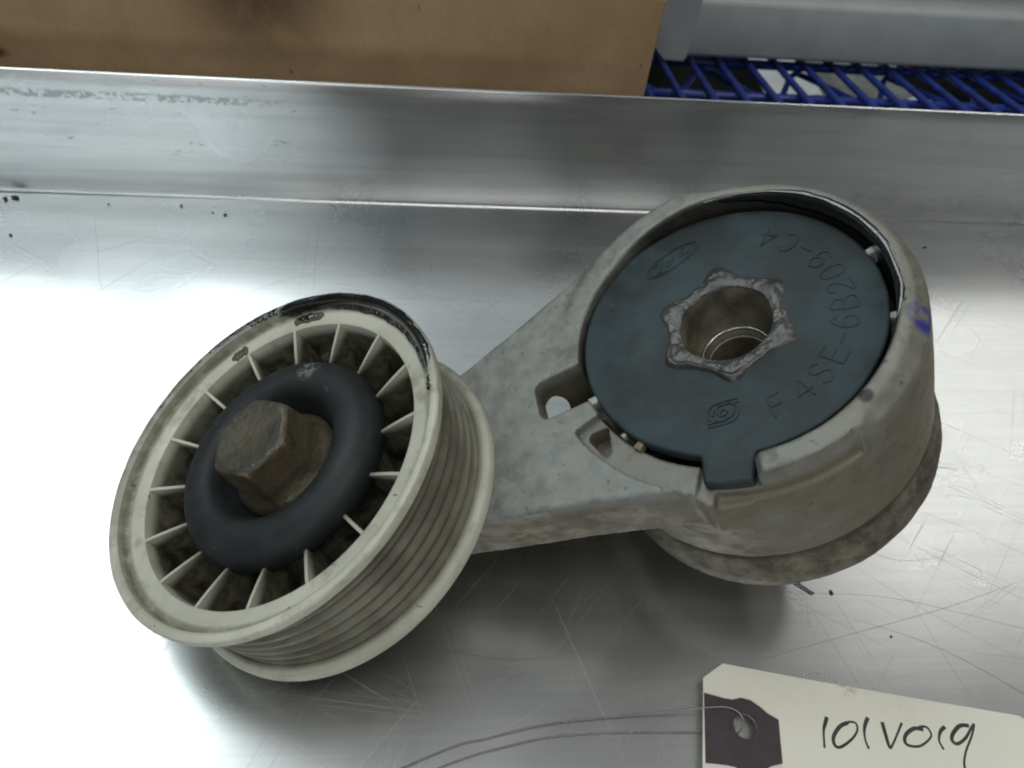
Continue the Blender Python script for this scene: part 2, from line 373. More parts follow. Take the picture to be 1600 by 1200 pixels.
dk = [scr(p, w, None) for p, w in (
    (((40, -36), (60, -44), (80, -58), (92, -69)), .28), (((28, -30), (52, -31.5), (80, -39), (110, -48)), .20), (((14, -46), (40, -40), (66, -34), (90, -27)), .22),
    (((44, -22), (60, -35), (80, -48)), .14), (((55, -12), (66, -20), (90, -35), (104, -42)), .18), (((60, -5), (80, -14), (112, -33)), .14),
    (((50, -19), (58, -22), (72, -21)), .25), (((70, 20), (90, 4), (120, -10)), .12), (((75, 40), (84, 15), (88, -10)), .1), (((56, -28), (60, -45), (64, -58)), .13),
    (((-152, 40), (-140, 22), (-128, 12)), .12), (((-160, 96), (-155, 80), (-150, 64), (-140, 50)), .14), (((-120, 52), (-112, 62), (-98, 70), (-84, 74)), .13),
    (((-130, 72), (-122, 56), (-114, 40)), .12), (((-92, 94), (-92, 80), (-91, 60)), .12), (((-95, 94), (-95, 74), (-95.5, 62)), .09), (((-128, 34), (-132, 18), (-142, 4)), .12),
    (((-155, -20), (-148, -10), (-134, -3)), .12), (((-85, 62), (-60, 63), (-30, 62)), .10), (((-90, 83), (-70, 83), (-30, 86)), .09),
    (((-60, -40), (-40, -44), (-20, -42)), .12), (((-118, -38), (-112, -50), (-104, -62)), .18))]
mk('dark_scratches', *join(*dk), MS['scratch'], table, False)['kind'] = 'stuff'
br = [scr(p, w, None) for p, w in ((((-70, 66), (-54, 58), (-42, 52)), .14), (((-62, 68), (-48, 56), (-36, 50)), .12), (((-82, 76), (-70, 70), (-56, 66)), .12),
      (((38.5, -47.5), (40, -50), (41, -53)), .28), (((-52, 48), (-44, 42), (-38, 39)), .14), (((60, -10), (66, -22), (72, -30)), .12), (((-75, 70), (-60, 62), (-50, 60)), .1),
      (((-20, 90), (-6, 88), (8, 89)), .12), (((66, -16), (68, -30), (70, -42)), .1), (((-58, 60), (-50, 50), (-46, 47)), .1),
      (((-47.5, 45), (-50, 43), (-50, 40), (-46, 38.4), (-41, 39), (-40, 42), (-43, 44.6), (-47.5, 45)), .12))]
mk('bright_scratches', *join(*br), MS['scratchb'], table, False)['kind'] = 'stuff'
fl = bpy.data.meshes.new('x')
o = mk('dark_ground', *box(-2500, 2500, 104, 2600, -320, -310), MS['dark'], None, False); tag(o, kind='structure')  # near-black sheet stands in for the unlit depth below the shelf

# crumbs on the bench
def blob(c, s, seed, sub=3, rough=.35):
    bm = bmesh.new(); bmesh.ops.create_icosphere(bm, subdivisions=sub, radius=1)
    V = []
    for v in bm.verts:
        k = 1+rough*noise.noise(v.co*1.7+Vector((seed*3.1, seed, 0)))
        V.append((c[0]+v.co.x*s[0]*k, c[1]+v.co.y*s[1]*k, c[2]+v.co.z*s[2]*k))
    F = [tuple(v.index for v in f.verts) for f in bm.faces]; bm.free(); return V, F
for i, (x, y, sx, sy, sz, lb) in enumerate(((-184.5, 101.9, 1.3, .5, .4, 'largest black crumb, lying on the bench under the upstand at far left'), (-187, 101, .6, .5, .4, 'tiny black crumb just left of the largest crumb at the upstand'),
        (-180.7, 85, .42, .42, .3, 'round black speck alone on the white glare at far left'), (-135, 100.4, .4, .4, .3, 'black speck near the fold, left of the pair of specks'),
        (-156.6, 100.2, .3, .3, .2, 'faint black speck near the fold, right of the largest crumb'), (-121.1, 96.9, .5, .4, .3, 'black speck, larger of the pair above the pulley'),
        (-125, 97.8, .28, .28, .2, 'tiny black speck, smaller of the pair above the pulley'), (107.8, 91.1, .7, .3, .25, 'black speck lying right of the tensioner housing near the fold'),
        (37.8, -30, .4, .6, .25, 'black crumb right of the black splinter below the round housing'), (49, -41, .3, .3, .2, 'small dark speck among the scratches above the card tag'))):
    o = mk('crumb', *blob((x, y, sz*.8), (sx, sy, sz), i+1, 2, .7), MS['debris'], None, True); tag(o, lb, 'crumb', 'black crumbs on the bench')
o = mk('splinter', *tube([(29.6, -27.2, .5), (31, -28.4, .4), (32.4, -29.6, .4), (33.4, -30.3, .4)], .22, 6), MS['debris'], None); tag(o, 'thin black splinter poking out from under the round housing', 'splinter', 'black crumbs on the bench')

# ------------------------------------------------------------------ background: cardboard box
bx = bpy.data.objects.new('cardboard_box', None); C.objects.link(bx); bx.location = (-.12, .130, -.06)
tag(bx, 'brown cardboard box with dark marks standing behind the metal upstand', 'box')
def inbox(V): return [(x+120, y-130, z+60) for x, y, z in V]
def boxpart(name, V, F, mat, sm=False):
    o = mk(name, V, F, mat, bx, sm); o.matrix_parent_inverse = bx.matrix_world.inverted(); return o
bpy.context.view_layer.update()
# front panel: slightly bowed sheet, bottom right edge leaning as in the photo, ragged top edge
V = []; F = []; nx, nz = 60, 24
def face_pt(u, v, yo):
    xr = 12.6-1.6*v; x = -330+(xr+330)*u; top = 57.5+1.4*u+.35*noise.noise(Vector((u*60, 0, 0)))
    z = -60+(top+60)*v; y = 130+yo+.5*math.sin(u*7)*v; return (x, y, z)
for yo in (0, 3):
    for i in range(nx+1):
        for j in range(nz+1): V.append(face_pt(i/nx, j/nz, yo))
W = (nx+1)*(nz+1); g = lambda s, i, j: s*W+i*(nz+1)+j
for s in (0, 1):
    for i in range(nx):
        for j in range(nz): F.append((g(s, i, j), g(s, i+1, j), g(s, i+1, j+1), g(s, i, j+1)))
for i in range(nx): F += [(g(0, i, nz), g(0, i+1, nz), g(1, i+1, nz), g(1, i, nz)), (g(0, i, 0), g(0, i+1, 0), g(1, i+1, 0), g(1, i, 0))]
for j in range(nz): F += [(g(0, nx, j), g(0, nx, j+1), g(1, nx, j+1), g(1, nx, j)), (g(0, 0, j), g(0, 0, j+1), g(1, 0, j+1), g(1, 0, j))]
boxpart('front_panel', V, F, MS['card'])
boxpart('side_panel', *prism([(9.2, 133.2), (12.2, 133.2), (12.2, 330), (9.2, 330)], -60, 57), MS['card'])
boxpart('back_panel', *box(-330, 9, 330.2, 333, -60, 57), MS['card'])
boxpart('bottom_panel', *box(-330, 9, 133.2, 330, -63, -60), MS['card'])

# ------------------------------------------------------------------ background: blue wire shelf, grey beam, things below
shelf = bpy.data.objects.new('wire_shelf', None); C.objects.link(shelf); shelf.location = (.15, .29, -.06); bpy.context.view_layer.update()
tag(shelf, 'blue coated wire shelf seen through the gap under the grey beam', 'shelf')
def child(name, VF, mat, par, sm=True):
    o = mk(name, VF[0], VF[1], mat, par, sm); bpy.context.view_layer.update(); o.matrix_parent_inverse = par.matrix_world.inverted(); return o
SL = math.tan(R(12.6))
def sz(y, off=0): return -50-(y-250)*SL+off
for (y, r) in ((317.5, 2.6), (266.8, 2.4)):
    child('rod', tube([(x, y, sz(y, -4.2)) for x in (0, 150, 300, 420)], r, 12), MS['blue'], shelf)
w0 = child('surface_wire', tube([(0, y, sz(y)) for y in (190, 240, 290, 345)], 1.85, 10), MS['blue'], shelf)
for k in range(22):
    x = 11.5+16.7*k+random.uniform(-.3, .3)
    o = w0 if k == 0 else w0.copy()
    if k: C.objects.link(o)
    o.matrix_parent_inverse = shelf.matrix_world.inverted(); o.location = (x*MM, 0, 0); o.rotation_euler = (0, 0, R(-1.2))
zz = []
for k in range(9):
    x = 38+56*k; zz += [(x, 315, sz(315, -9)), (x+10, 314, sz(314, -10)), (x+27, 272, sz(272, -9)), (x+33, 271.5, sz(272, -9))]
child('zigzag_wire', tube(catmull(zz, 5), 1.7, 8), MS['blue'], shelf)
beam = bpy.data.objects.new('grey_shelf_beam', None); C.objects.link(beam); beam.location = (.2, .3, -.05); bpy.context.view_layer.update()
tag(beam, 'pale grey painted metal beam running right from behind the cardboard box', 'beam')
bp = [(300, -54), (300, -28), (301, -25.6), (303, -24.6), (325, -24.6), (325, -26), (304, -26.3), (302, -28), (302, -54), (303, -56), (320, -56), (320, -57.2), (302, -57), (300.6, -56)]
V = []; F = []; n = len(bp)
for i, x in enumerate((66, 150, 260, 420, 600)): V += [(x, y, z+ (x-66)*.006) for y, z in bp]
for i in range(4):
    for k in range(n): F.append((i*n+k, i*n+(k+1) % n, (i+1)*n+(k+1) % n, (i+1)*n+k))
child('beam_profile', (V, F), MS['beam'], beam)
pl = [(57.5, -20), (61, -51), (67, -57.2), (77.5, -57.6), (79, -55.5), (79.4, -20)]
V, F = prism([(x, z) for x, z in pl], 297.4, 299.8); V = [(x, z, y) for x, y, z in V]
child('end_plate', (V, F), MS['beam'], beam, False)
def slab(name, pts, z, h, mat, label, cat, group=None):
    o = mk(name, *prism(pts, z-h, z), mat, None, False); tag(o, label, cat, group); return o
def crumpled(name, x0, x1, y0, y1, z, mat, label, cat, rot=0):
    V = []; F = []; n = 10
    for s in (0, 1):
        for i in range(n+1):
            for j in range(n+1):
                u, v = i/n-.5, j/n-.5; x = u*(x1-x0); y = v*(y1-y0); c, q = math.cos(rot), math.sin(rot)
                V.append(((x0+x1)/2+c*x-q*y, (y0+y1)/2+q*x+c*y, z+3*noise.noise(Vector((u*4, v*4, z)))-s*.6))
    W = (n+1)**2
    for s in (0, 1):
        for i in range(n):
            for j in range(n): a = s*W+i*(n+1)+j; F.append((a, a+n+1, a+n+2, a+1))
    o = mk(name, V, F, mat); tag(o, label, cat); return o
crumpled('paper_sheet', 178, 222, 415, 560, -150, MS['paper'], 'white paper sheet lying below the blue wire shelf', 'paper', .12)
crumpled('label_sheet', 236, 262, 430, 600, -165, MS['greyitem'], 'dull grey sheet below the blue shelf, just right of the white paper', 'paper', -.1)
o = mk('post', *box(93, 103, 440, 446, -290, -148), simple('tan_post', (.16, .15, .12), .6), None, False); tag(o, 'small drab post visible below the left end of the blue shelf', 'post')
slab('carton', [(270, 430), (345, 425), (352, 640), (276, 650)], -190, 60, MS['greyitem'], 'dark grey carton in the gloom below the blue shelf', 'carton')
crumpled('paper_scrap', 300, 322, 405, 425, -150, MS['paper'], 'small pale scrap of paper below the blue shelf, right of the grey sheet', 'paper', .3)
o = mk('dark_backdrop', *prism([(-320, 335), (420, 335), (420, 365), (-320, 365)], -12, 130), MS['dark'], None, False); tag(o, 'black unlit equipment in the dark behind the grey beam', 'backdrop')  # added black block stands in for the unlit space behind the beam

# ------------------------------------------------------------------ belt tensioner: built in its own axes (origin = centre of cover plate, +x to the pulley, +z out of its face)
root = bpy.data.objects.new('belt_tensioner', None); C.objects.link(root)
AX = Matrix(((-0.86068235, 0.14795019, -0.48717208), (-0.16655557, -0.98601839, -0.00519358), (-0.48112902, 0.0766712, 0.87329056))).to_4x4()
AX.translation = Vector((0, 0, 61.36*MM)); root.matrix_world = AX
tag(root, 'used belt tensioner with white grooved pulley, cast arm and dark plate, lying on the bench', 'belt tensioner')
PX = 89.8

# --- arm housing: unions by voxel remesh, openings by boolean
def zt(a):                                   # rim height against angle (degrees)
    a = a % 360
    if a < 78: return .4
    if a < 100: return 2.6
    if a < 262: return 2.6+1.2*min(1, (a-100)/40)
    if a < 300: return 3.8-2.7*(a-262)/38
    if a < 335: return 1.1-.7*(a-300)/35
    return .4
def rimf(r, z, a):
    d = math.degrees(a) % 360
    if 264 < d < 335 and r > 34 and z > -7: r += .9*min(1, (335-d)/30)
    if z > 0:
        top = zt(d); z = z*top/4
        if r > 31.3:
            if 78 <= d < 108: pass
            elif 108 <= d < 262: r = r-1.6*min(1, (d-108)/6)*min(1, (262-d)/12)
    return r, z
rim = lathe([(30.6, -9), (30.6, 3.3), (31.2, 4), (34.6, 4), (35.3, 3.2), (35.7, 0), (35.9, -5), (36.0, -14), (35.7, -31.4), (35.2, -32.6), (34.4, -33), (20, -33), (20, -9)], 200, f=rimf)
corep = prism(arc(31.5, 0, 360, 120)[:-1], -30, -8)
def tan_outline():
    up = [(-6, -35.4), (9, -35.2), (19, -32.0), (27.4, -28.0), (41.3, -22.8), (55.2, -18.1), (74, -14.5), (90, -13.5)]
    lo = [(92, 13.5), (78, 14.3), (66, 17.2), (54.6, 20.4), (39.4, 24.5), (28, 28.0), (19.3, 30.6), (17.6, 33.6), (10, 35)]
    end = arc(13.6, -80, 80, 14, PX, 0)
    return up+end+lo
armp = prism(tan_outline(), -14.5, .4)
boss = lathe([(4, -14), (13.5, -14), (13.3, -1.4), (12.4, -.6), (4, -.6)], 60, PX, 0)
raw = join(rim, corep, armp, boss)
ho = mk('raw', *raw, MS['cast'])
def boolean(o, c, op='DIFFERENCE'):
    m = o.modifiers.new('b', 'BOOLEAN'); m.operation = op; m.object = c; m.solver = 'MANIFOLD'
# 1: union by voxels
m = ho.modifiers.new('r', 'REMESH'); m.mode = 'VOXEL'; m.voxel_size = .5*MM; m.adaptivity = 0
me = evalmesh(ho); drop(ho); ho = bpy.data.objects.new('raw', me); C.objects.link(ho)
def sector(r0, r1, a0, a1, z0, z1, n=16):
    return prism(arc(r1, a0, a1, n)+arc(r0, a1, a0, n), z0, z1)
def rr(x0, x1, y0, y1, r, n=5, skew=0):
    P = []
    for cx, cy, a in ((x1-r, y1-r, 0), (x0+r, y1-r, 90), (x0+r, y0+r, 180), (x1-r, y0+r, 270)):
        P += [(x+skew*(y), y) for x, y in arc(r, a, a+90, n, cx, cy)]
    return P
def oblique(cx, cy, r, z1, z0):
    V, F = prism(arc(r, 0, 360, 40)[:-1], z0, z1); return [(x+cx+.165*(z1-z), y+cy-.80*(z1-z), z) for x, y, z in V], F
cut = [hidden(*prism(arc(30.6, 0, 360, 120)[:-1], -8, 12)),
       hidden(*sector(29, 36.6, 14.5, 60, -1.9, 8)),                 # ledge between the plate and the arc step
       hidden(*oblique(40.3, -2.4, 4.6, -6.3, -36)),         # opening through to the underside
       hidden(*sector(34.9, 39, 64, 107, -5.5, 8)),                  # relieved outer edge beside the notch
       hidden(*sector(28, 41, 59, 77.5, -2.8, 9)),                   # notch for the plate's tab
       hidden(*prism(rr(27.5, 40.9, -6.2, 3.6, 2.2, 5, .06), -13, 9)),            # slot
       hidden(*prism([(29.0, 9.8), (33.0, 9.8), (33.6, 11.2), (31.4, 16.4), (30.2, 15.6)], -6.5, 8)),
       hidden(*prism(arc(9.8, 0, 360, 60)[:-1], -40, 5))]
for c in cut: boolean(ho, c)
me = evalmesh(ho); drop(ho, *cut); ho = bpy.data.objects.new('raw', me); C.objects.link(ho)
m = ho.modifiers.new('r', 'REMESH'); m.mode = 'VOXEL'; m.voxel_size = .34*MM
m = ho.modifiers.new('s', 'SMOOTH'); m.factor = .5; m.iterations = 3
me = evalmesh(ho); drop(ho)
# cast unevenness
import numpy as np
nv = len(me.vertices); cb = np.empty(nv*3, 'f'); nb = np.empty(nv*3, 'f'); me.vertices.foreach_get('co', cb); me.vertex_normals.foreach_get('vector', nb)
kb = np.array([.07*noise.noise(Vector(p)*.25)+.03*noise.noise(Vector(p)*1.1) for p in (cb.reshape(-1, 3)*1000).tolist()], 'f')
cb = (cb.reshape(-1, 3)+nb.reshape(-1, 3)*kb[:, None]*MM).ravel(); me.vertices.foreach_set('co', cb); me.update()
housing = link('arm_housing', me, MS['cast'], root)

bs = lathe([(9.8, -46), (31, -46), (35.8, -46), (36.6, -45.4), (36.8, -44), (36.6, -41), (35.7, -37), (34.9, -35.4), (34.2, -34.7), (33.2, -34.4), (32.4, -34.0), (32.2, -32.5), (9.8, -32.5)], 220,
           f=lambda r, z, a: (r+(.12*noise.noise(Vector((math.cos(a)*9, math.sin(a)*9, z*.45)))+.10*noise.noise(Vector((math.cos(a)*26, math.sin(a)*26, z)))) if r > 34 else r, z))
autosmooth(mk('base_casting', *bs, MS['base'], root), 50)
ob = mk('locating_pin', *lathe([(0.01, -52), (3, -52), (3.6, -51), (3.6, -45), (.01, -45)], 32, -22, 6, closed=False), MS['base'], root)
# bore tube seen through the hub
autosmooth(mk('bore_sleeve', *lathe([(9.0, .2), (9.7, -.4), (9.7, -28), (6.1, -28), (6.1, -15), (6.4, -12.8), (7.0, -12.0), (7.35, -11.6), (7.8, -11.8), (8.5, -12.0), (8.75, -10), (8.9, -1)], 96), MS['bore'], root), 50)
mk('bore_ring', *lathe([(7.2+.42*math.cos(R(a)), -11.6+.42*math.sin(R(a))) for a in range(0, 360, 45)], 90), MS['ring'], root)
mk('inner_bore_ring', *lathe([(6.35+.3*math.cos(R(a)), -13.6+.3*math.sin(R(a))) for a in range(0, 360, 45)], 90), MS['bore'], root)
mk('bore_plug', *lathe([(0.01, -24), (6.2, -24), (6.2, -26), (.01, -26)], 40, closed=False), MS['bore'], root)

# --- cover plate with its tab, lettering and emblems
def Rc(d):
    d = (d+180) % 360-180
    def st(x): x = max(0, min(1, x)); return x*x*(3-2*x)
    return 29.35+5.45*st((d-58.9)/3.2)*st((78.6-d)/3.2)+.0
V = []; F = []
OUT = [Vector((Rc(i/4)*math.cos(R(i/4)), Rc(i/4)*math.sin(R(i/4)))) for i in range(1440)]
keep = [OUT[0]]
for p in OUT[1:]:
    if (p-keep[-1]).length > .18: keep.append(p)
OUT = keep; n = len(OUT)
def off(i, d):
    t = (OUT[(i+2) % n]-OUT[i-2]).normalized(); return OUT[i]+Vector((-t.y, t.x))*d
for i in range(n):
    ia = off(i, .6); u = OUT[i].normalized(); P = [(u*9.4, -2.4), (u*9.4, -.1), (u*9.8, 0), ((u*9.8).lerp(ia, .5), 0), (ia, 0), (off(i, .25), -.08), (off(i, .06), -.25), (OUT[i], -.6), (OUT[i], -2.4)]
    V += [(p.x, p.y, z) for p, z in P]
k = 9
for i in range(n):
    j = (i+1) % n
    for q in range(k): F.append((i*k+q, j*k+q, j*k+(q+1) % k, i*k+(q+1) % k))
plate = autosmooth(mk('cover_plate', V, F, MS['cover'], root), 50)
G = {'F': [[(0, 0), (0, 1)], [(0, 1), (.62, 1)], [(0, .53), (.5, .53)]],
     '4': [[(.5, 0), (.5, 1), (.0, .32), (.68, .32)]],
     'S': [[(.6, .84), (.42, 1), (.16, .97), (.05, .76), (.2, .58), (.46, .47), (.6, .27), (.46, .04), (.2, 0), (.0, .16)]],
     'E': [[(.6, 1), (0, 1), (0, 0), (.6, 0)], [(0, .52), (.5, .52)]],
     '-': [[(.05, .45), (.55, .45)]],
     '6': [[(.55, .86), (.36, 1), (.12, .86), (.02, .45), (.1, .1), (.32, 0), (.56, .12), (.6, .36), (.42, .56), (.16, .52), (.03, .34)]],
     'B': [[(0, 0), (0, 1), (.38, 1), (.54, .86), (.5, .62), (.34, .54), (0, .54)], [(.34, .54), (.58, .42), (.6, .16), (.42, 0), (0, 0)]],
     '2': [[(.02, .76), (.14, .96), (.36, 1), (.56, .86), (.54, .62), (.3, .34), (0, 0), (.62, 0)]],
     '0': [[(.3, 1), (.08, .86), (0, .5), (.08, .14), (.3, 0), (.52, .14), (.6, .5), (.52, .86), (.3, 1)]],
     '9': [[(.05, .14), (.26, 0), (.5, .14), (.58, .55), (.5, .9), (.28, 1), (.04, .88), (0, .64), (.18, .44), (.42, .48), (.57, .66)]],
     'C': [[(.6, .82), (.4, 1), (.16, .93), (.02, .66), (.02, .34), (.16, .07), (.4, 0), (.6, .18)]]}
curved = set('SBC26908') - set('8')
def glyph(ch, ang, h=4.6, rmid=21.9, w=.52):
    parts = []
    for st in G[ch]:
        pts = [Vector((x, y, 0)) for x, y in st]
        if ch in 'S26C09' or ch == 'B': pts = catmull(pts, 5)
        P = []
        for p in pts:
            x = (p.x-.3)*h*.95; y = (p.y-.5)*h
            r = rmid-y; a = R(ang)+x/rmid; P.append((r*math.cos(a), r*math.sin(a)))
        parts.append(ribbon(P, w, -.1, .19))
    return join(*parts)
for ch, ang in zip('F4SE-6B209-C4', (93, 106, 118, 130, 139.5, 149, 160.5, 171, 181.5, 192.5, 203, 213, 225)):
    o = mk('embossed_character', *glyph(ch, ang), MS['cover'], plate, False); o['label'] = 'raised character %s' % ch if ch != '-' else 'raised dash'
# oval badge near the top left of the plate, its long side lying along the rim
def place(pts, c, rot, s=1):
    q, w = math.cos(rot), math.sin(rot); return [(c[0]+s*(q*x-w*y), c[1]+s*(w*x+q*y)) for x, y in pts]
oc = (3.6, -21.7); orot = math.atan2(1.5, -5.5)+math.pi       # direction of reading
orot = math.atan2(2.8, 12.0)
oval = [(6.4*math.cos(R(a)), 2.35*math.sin(R(a))) for a in range(0, 361, 10)]
oval2 = [(5.7*math.cos(R(a)), 1.85*math.sin(R(a))) for a in range(0, 361, 10)]
script = [[(-3.6, .3), (-3.9, .9), (-2.9, 1.15), (-1.4, .95)], [(-2.2, 1.0), (-2.7, .1), (-3.3, -.9), (-3.9, -1.0), (-4.1, -.6)], [(-3.2, .05), (-1.9, .15)],
          [(-.9, .3), (-1.5, .1), (-1.6, -.6), (-1.0, -.8), (-.5, -.3), (-.6, .2), (-.9, .3), (-.1, .15)],
          [(.2, .3), (.1, -.1), (-.1, -.8)], [(.05, -.2), (.5, .25), (1.0, .25)],
          [(2.6, .1), (2.0, .3), (1.5, -.2), (1.6, -.75), (2.1, -.7), (2.7, -.1), (3.5, 1.15)], [(3.5, 1.15), (2.9, .1), (2.75, -.6), (3.3, -.8), (4.0, -.4)]]
orot2 = orot+math.pi
badge = join(ribbon(place(oval, oc, orot2), .34, -.1, .2), ribbon(place(oval2, oc, orot2), .2, -.1, .12), *[ribbon([(p.x, p.y) for p in catmull([(*q, 0) for q in place(s, oc, orot2)], 4)], .26, -.1, .17) for s in script])
mk('oval_badge', *badge, MS['cover'], plate, False)['label'] = 'small raised oval badge with script lettering'
# swirl emblem beside the tab
e1 = [(3.4, 2.6), (.4, 2.6), (-1.6, 2.3), (-2.8, 1.1), (-3.0, -.4), (-2.4, -1.4), (-1.2, -1.9), (.3, -1.8), (1.2, -.9), (1.1, .1), (.3, .7), (-.5, .4), (-.6, -.2)]
e2 = [(-x, -y) for x, y in e1]
ec = (8.1, 18.8); er = R(180-12)
e3 = [(3.4, 1.8), (.9, 1.8), (-.8, 1.6), (-1.9, .7), (-2.1, -.3)]
mk('swirl_emblem', *join(*[ribbon([(p.x, p.y) for p in catmull([(*q, 0) for q in place(s, ec, er, .92)], 4)], .5, -.1, .28) for s in (e1, e2, e3, [(-x, -y) for x, y in e3])]), MS['cover'], plate, False)['label'] = 'raised spiral emblem'
# staked hub metal: six lobes round the bore
V = []; F = []; n = 240; K = 16
for i in range(n):
    a = 2*math.pi*i/n; c = (1+math.cos(6*(a-R(15))))/2; lobe = c**1.9
    idx = round((math.degrees(a)-15)/60) % 6; amp = (2.6, 2.4, 2.9, 2.3, 3.2, 2.8)[idx]
    Ro = 11.6+amp*lobe+.5*noise.noise(Vector((math.cos(a)*3, math.sin(a)*3, 2)))
    for j in range(K+1):
        u = j/K; r = 8.95+(Ro-8.95)*u
        h = .12+.36*math.sin(math.pi*min(1, u*1.05))**.7*(.5+.8*lobe) if 0 < u < 1 else (.2 if u == 0 else -.15)
        h += .75*math.exp(-((u-.82)/.13)**2)*max(0, math.cos((a-R(38))*.9))**2*(1 if abs((a-R(38)+math.pi) % (2*math.pi)-math.pi) < 1.6 else 0)
        h += .22*noise.noise(Vector((r*math.cos(a)*.55, r*math.sin(a)*.55, 5)))*(0 < u < 1)+.12*noise.noise(Vector((r*math.cos(a)*1.5, r*math.sin(a)*1.5, 9)))*(0 < u < 1)
        V.append((r*math.cos(a), r*math.sin(a), h))
    V.append((8.95, 0, -1) if False else (8.95*math.cos(a), 8.95*math.sin(a), -1.2))
kk = K+2
for i in range(n):
    j = (i+1) % n
    F.append((i*kk+K+1, j*kk+K+1, j*kk, i*kk))
    for q in range(K): F.append((i*kk+q, j*kk+q, j*kk+q+1, i*kk+q+1))
mk('staked_hub', V, F, MS['hub'], root)
# small bushing ends showing round the plate's edge
for (a, r0, r1, da, z1, mt, lb) in ((-178, 28.9, 30.7, 3.0, .55, 'chip', None), (151, 29.3, 30.9, 3.4, .4, 'chip', None), (7.0, 29.0, 31.0, 3.6, -.2, 'chip', None), (35, 29.3, 31.0, 3.4, -1.0, 'amber', 'amber bushing end'), (27, 29.5, 30.4, 2, -1.2, 'chip', None)):
    pts = arc(r1, a-da/2, a+da/2, 5)+arc(r0, a+da/2*.8, a-da/2*.8, 5)
    o = mk('bushing_tip', *prism(pts, -3, z1), MS[mt], root, False)
    b = o.modifiers.new('bv', 'BEVEL'); b.width = .25*MM; b.segments = 2
    if lb: o['label'] = lb
# wet grease on the back of the rim
def crest(a0, a1, n, r, z, rad, seed, cx=0, cy=0, th=.5, el=1.):
    V = []; F = []; m = 10
    for i in range(n+1):
        a = R(a0+(a1-a0)*i/n); e = min(1, i/(n*.08), (n-i)/(n*.08))
        k = rad*max(.12, e)*(1+th*noise.noise(Vector((i*.21, seed, 0)))+th*.6*noise.noise(Vector((i*.6, seed, 7))))
        rc = r(math.degrees(a)) if callable(r) else r; zc = z(math.degrees(a)) if callable(z) else z
        for q in range(m):
            t = 2*math.pi*q/m; V.append((cx+(rc+k*math.cos(t))*math.cos(a), cy+(rc+k*math.cos(t))*math.sin(a), zc+k*el*math.sin(t)))
    for i in range(n):
        for q in range(m): F.append((i*m+q, i*m+(q+1) % m, (i+1)*m+(q+1) % m, (i+1)*m+q))
    F += [tuple(range(m)), tuple(n*m+q for q in range(m))]
    return V, F
def skin(a0, a1, n, prof, seed, cx=0, cy=0, edge=.6, lump=.16, taper=.06):
    """film of grease lying over a rim: prof(angle) -> open (r, z) polyline over the surface; ends ragged"""
    V = []; F = []
    for i in range(n+1):
        d = a0+(a1-a0)*i/n; a = R(d); e = min(1, i/(n*taper), (n-i)/(n*.06)); P = prof(d); k = len(P)
        for q, (r, z) in enumerate(P):
            t = q/(k-1); s_ = math.sin(math.pi*t); c0, z0 = P[k//2]
            g = 1 if 0 < q < k-1 else 0
            rag = edge*noise.noise(Vector((d*.22, seed+(3 if t > .5 else 0), 0)))+edge*.5*noise.noise(Vector((d*.7, seed+(3 if t > .5 else 0), 2)))
            m = 1-max(0, min(.85, .25+rag))*abs(2*t-1); m = m*(.15+.85*e)
            rr_ = c0+(r-c0)*m; zz2 = z0+(z-z0)*m
            h = (.05+lump*(.5+noise.noise(Vector((d*.11, q*.35, seed)))))*s_*e-(.25 if g == 0 else .0)-(.3*(1-e))
            V.append(((cx+(rr_)*math.cos(a)), (cy+(rr_)*math.sin(a)), zz2+h))
        V.append((cx+c0*math.cos(a), cy+c0*math.sin(a), z0-1.4))
    kk = k+1
    for i in range(n):
        for q in range(kk): F.append((i*kk+q, i*kk+(q+1) % kk, (i+1)*kk+(q+1) % kk, (i+1)*kk+q))
    F += [tuple(range(kk)), tuple(n*kk+q for q in range(kk))]
    return V, F
def rp(d):
    t = zt(d); w_ = max(0, min(1, (-d-118)/25)); return [(30.1, -.6), (30.2, .4), (30.35, t*.45), (30.45, t*.75), (30.75, t*.95), (31.15, t+.10), (31.5+.2*w_, t+.16), (31.8+.5*w_, t+.10), (32.0+.9*w_, t-.1)]
g1 = skin(-104, -214, 260, rp, 1, edge=.12, lump=.34, taper=.35)
g2 = crest(-168, -214, 70, 33.6, lambda a: zt(a)*.60, .50, 5, th=.35, el=.5)
g3 = crest(-100, -116, 40, 30.9, lambda a: zt(a)*.6, .5, 9, th=.4, el=1.8)
mk('grease_smear', *join(g1, g2), MS['grease'], root)

# ------------------------------------------------------------------ pulley (part) with webs (sub-parts)
pr = [(12, 0.3), (34.5, .1), (37.6, .15), (38.0, .5), (38.0, 1.9), (37.7, 2.4)]
z = 3.0; pr += [(35.9, 3.3)]
for i in range(6):
    zc = 4.7+3.05*i; pr += [(35.5, zc-1.45), (35.35, zc-1.05), (33.6, zc-.3), (33.55, zc+.3), (35.35, zc+1.05), (35.5, zc+1.45)]
pr += [(35.9, 21.9), (37.6, 22.5), (38.0, 22.9), (38.0, 24.3), (37.75, 24.7), (37.2, 24.85), (36.5, 24.75), (36.0, 24.3), (35.75, 22.6), (35.5, 22.35), (32.0, 22.2), (31.5, 21.9), (31.3, 21.2), (30.5, 9.5), (30.2, 9), (21.5, 9), (21, 9.5), (20.6, 15.6), (20.2, 16), (13.6, 16), (13.2, 13)]
def pf(r, z, a):
    if z > 22 and r > 36: r += .05*noise.noise(Vector((math.cos(a)*12, math.sin(a)*12, z))); z += .07*noise.noise(Vector((math.cos(a)*8, math.sin(a)*8, 3)))
    return r, z
pul = mk('pulley', *lathe(pr, 260, f=pf), MS['nylon'], root); autosmooth(pul, 32); pul.location = (PX*MM, 0, 0)
V = []; F = []
w = .32
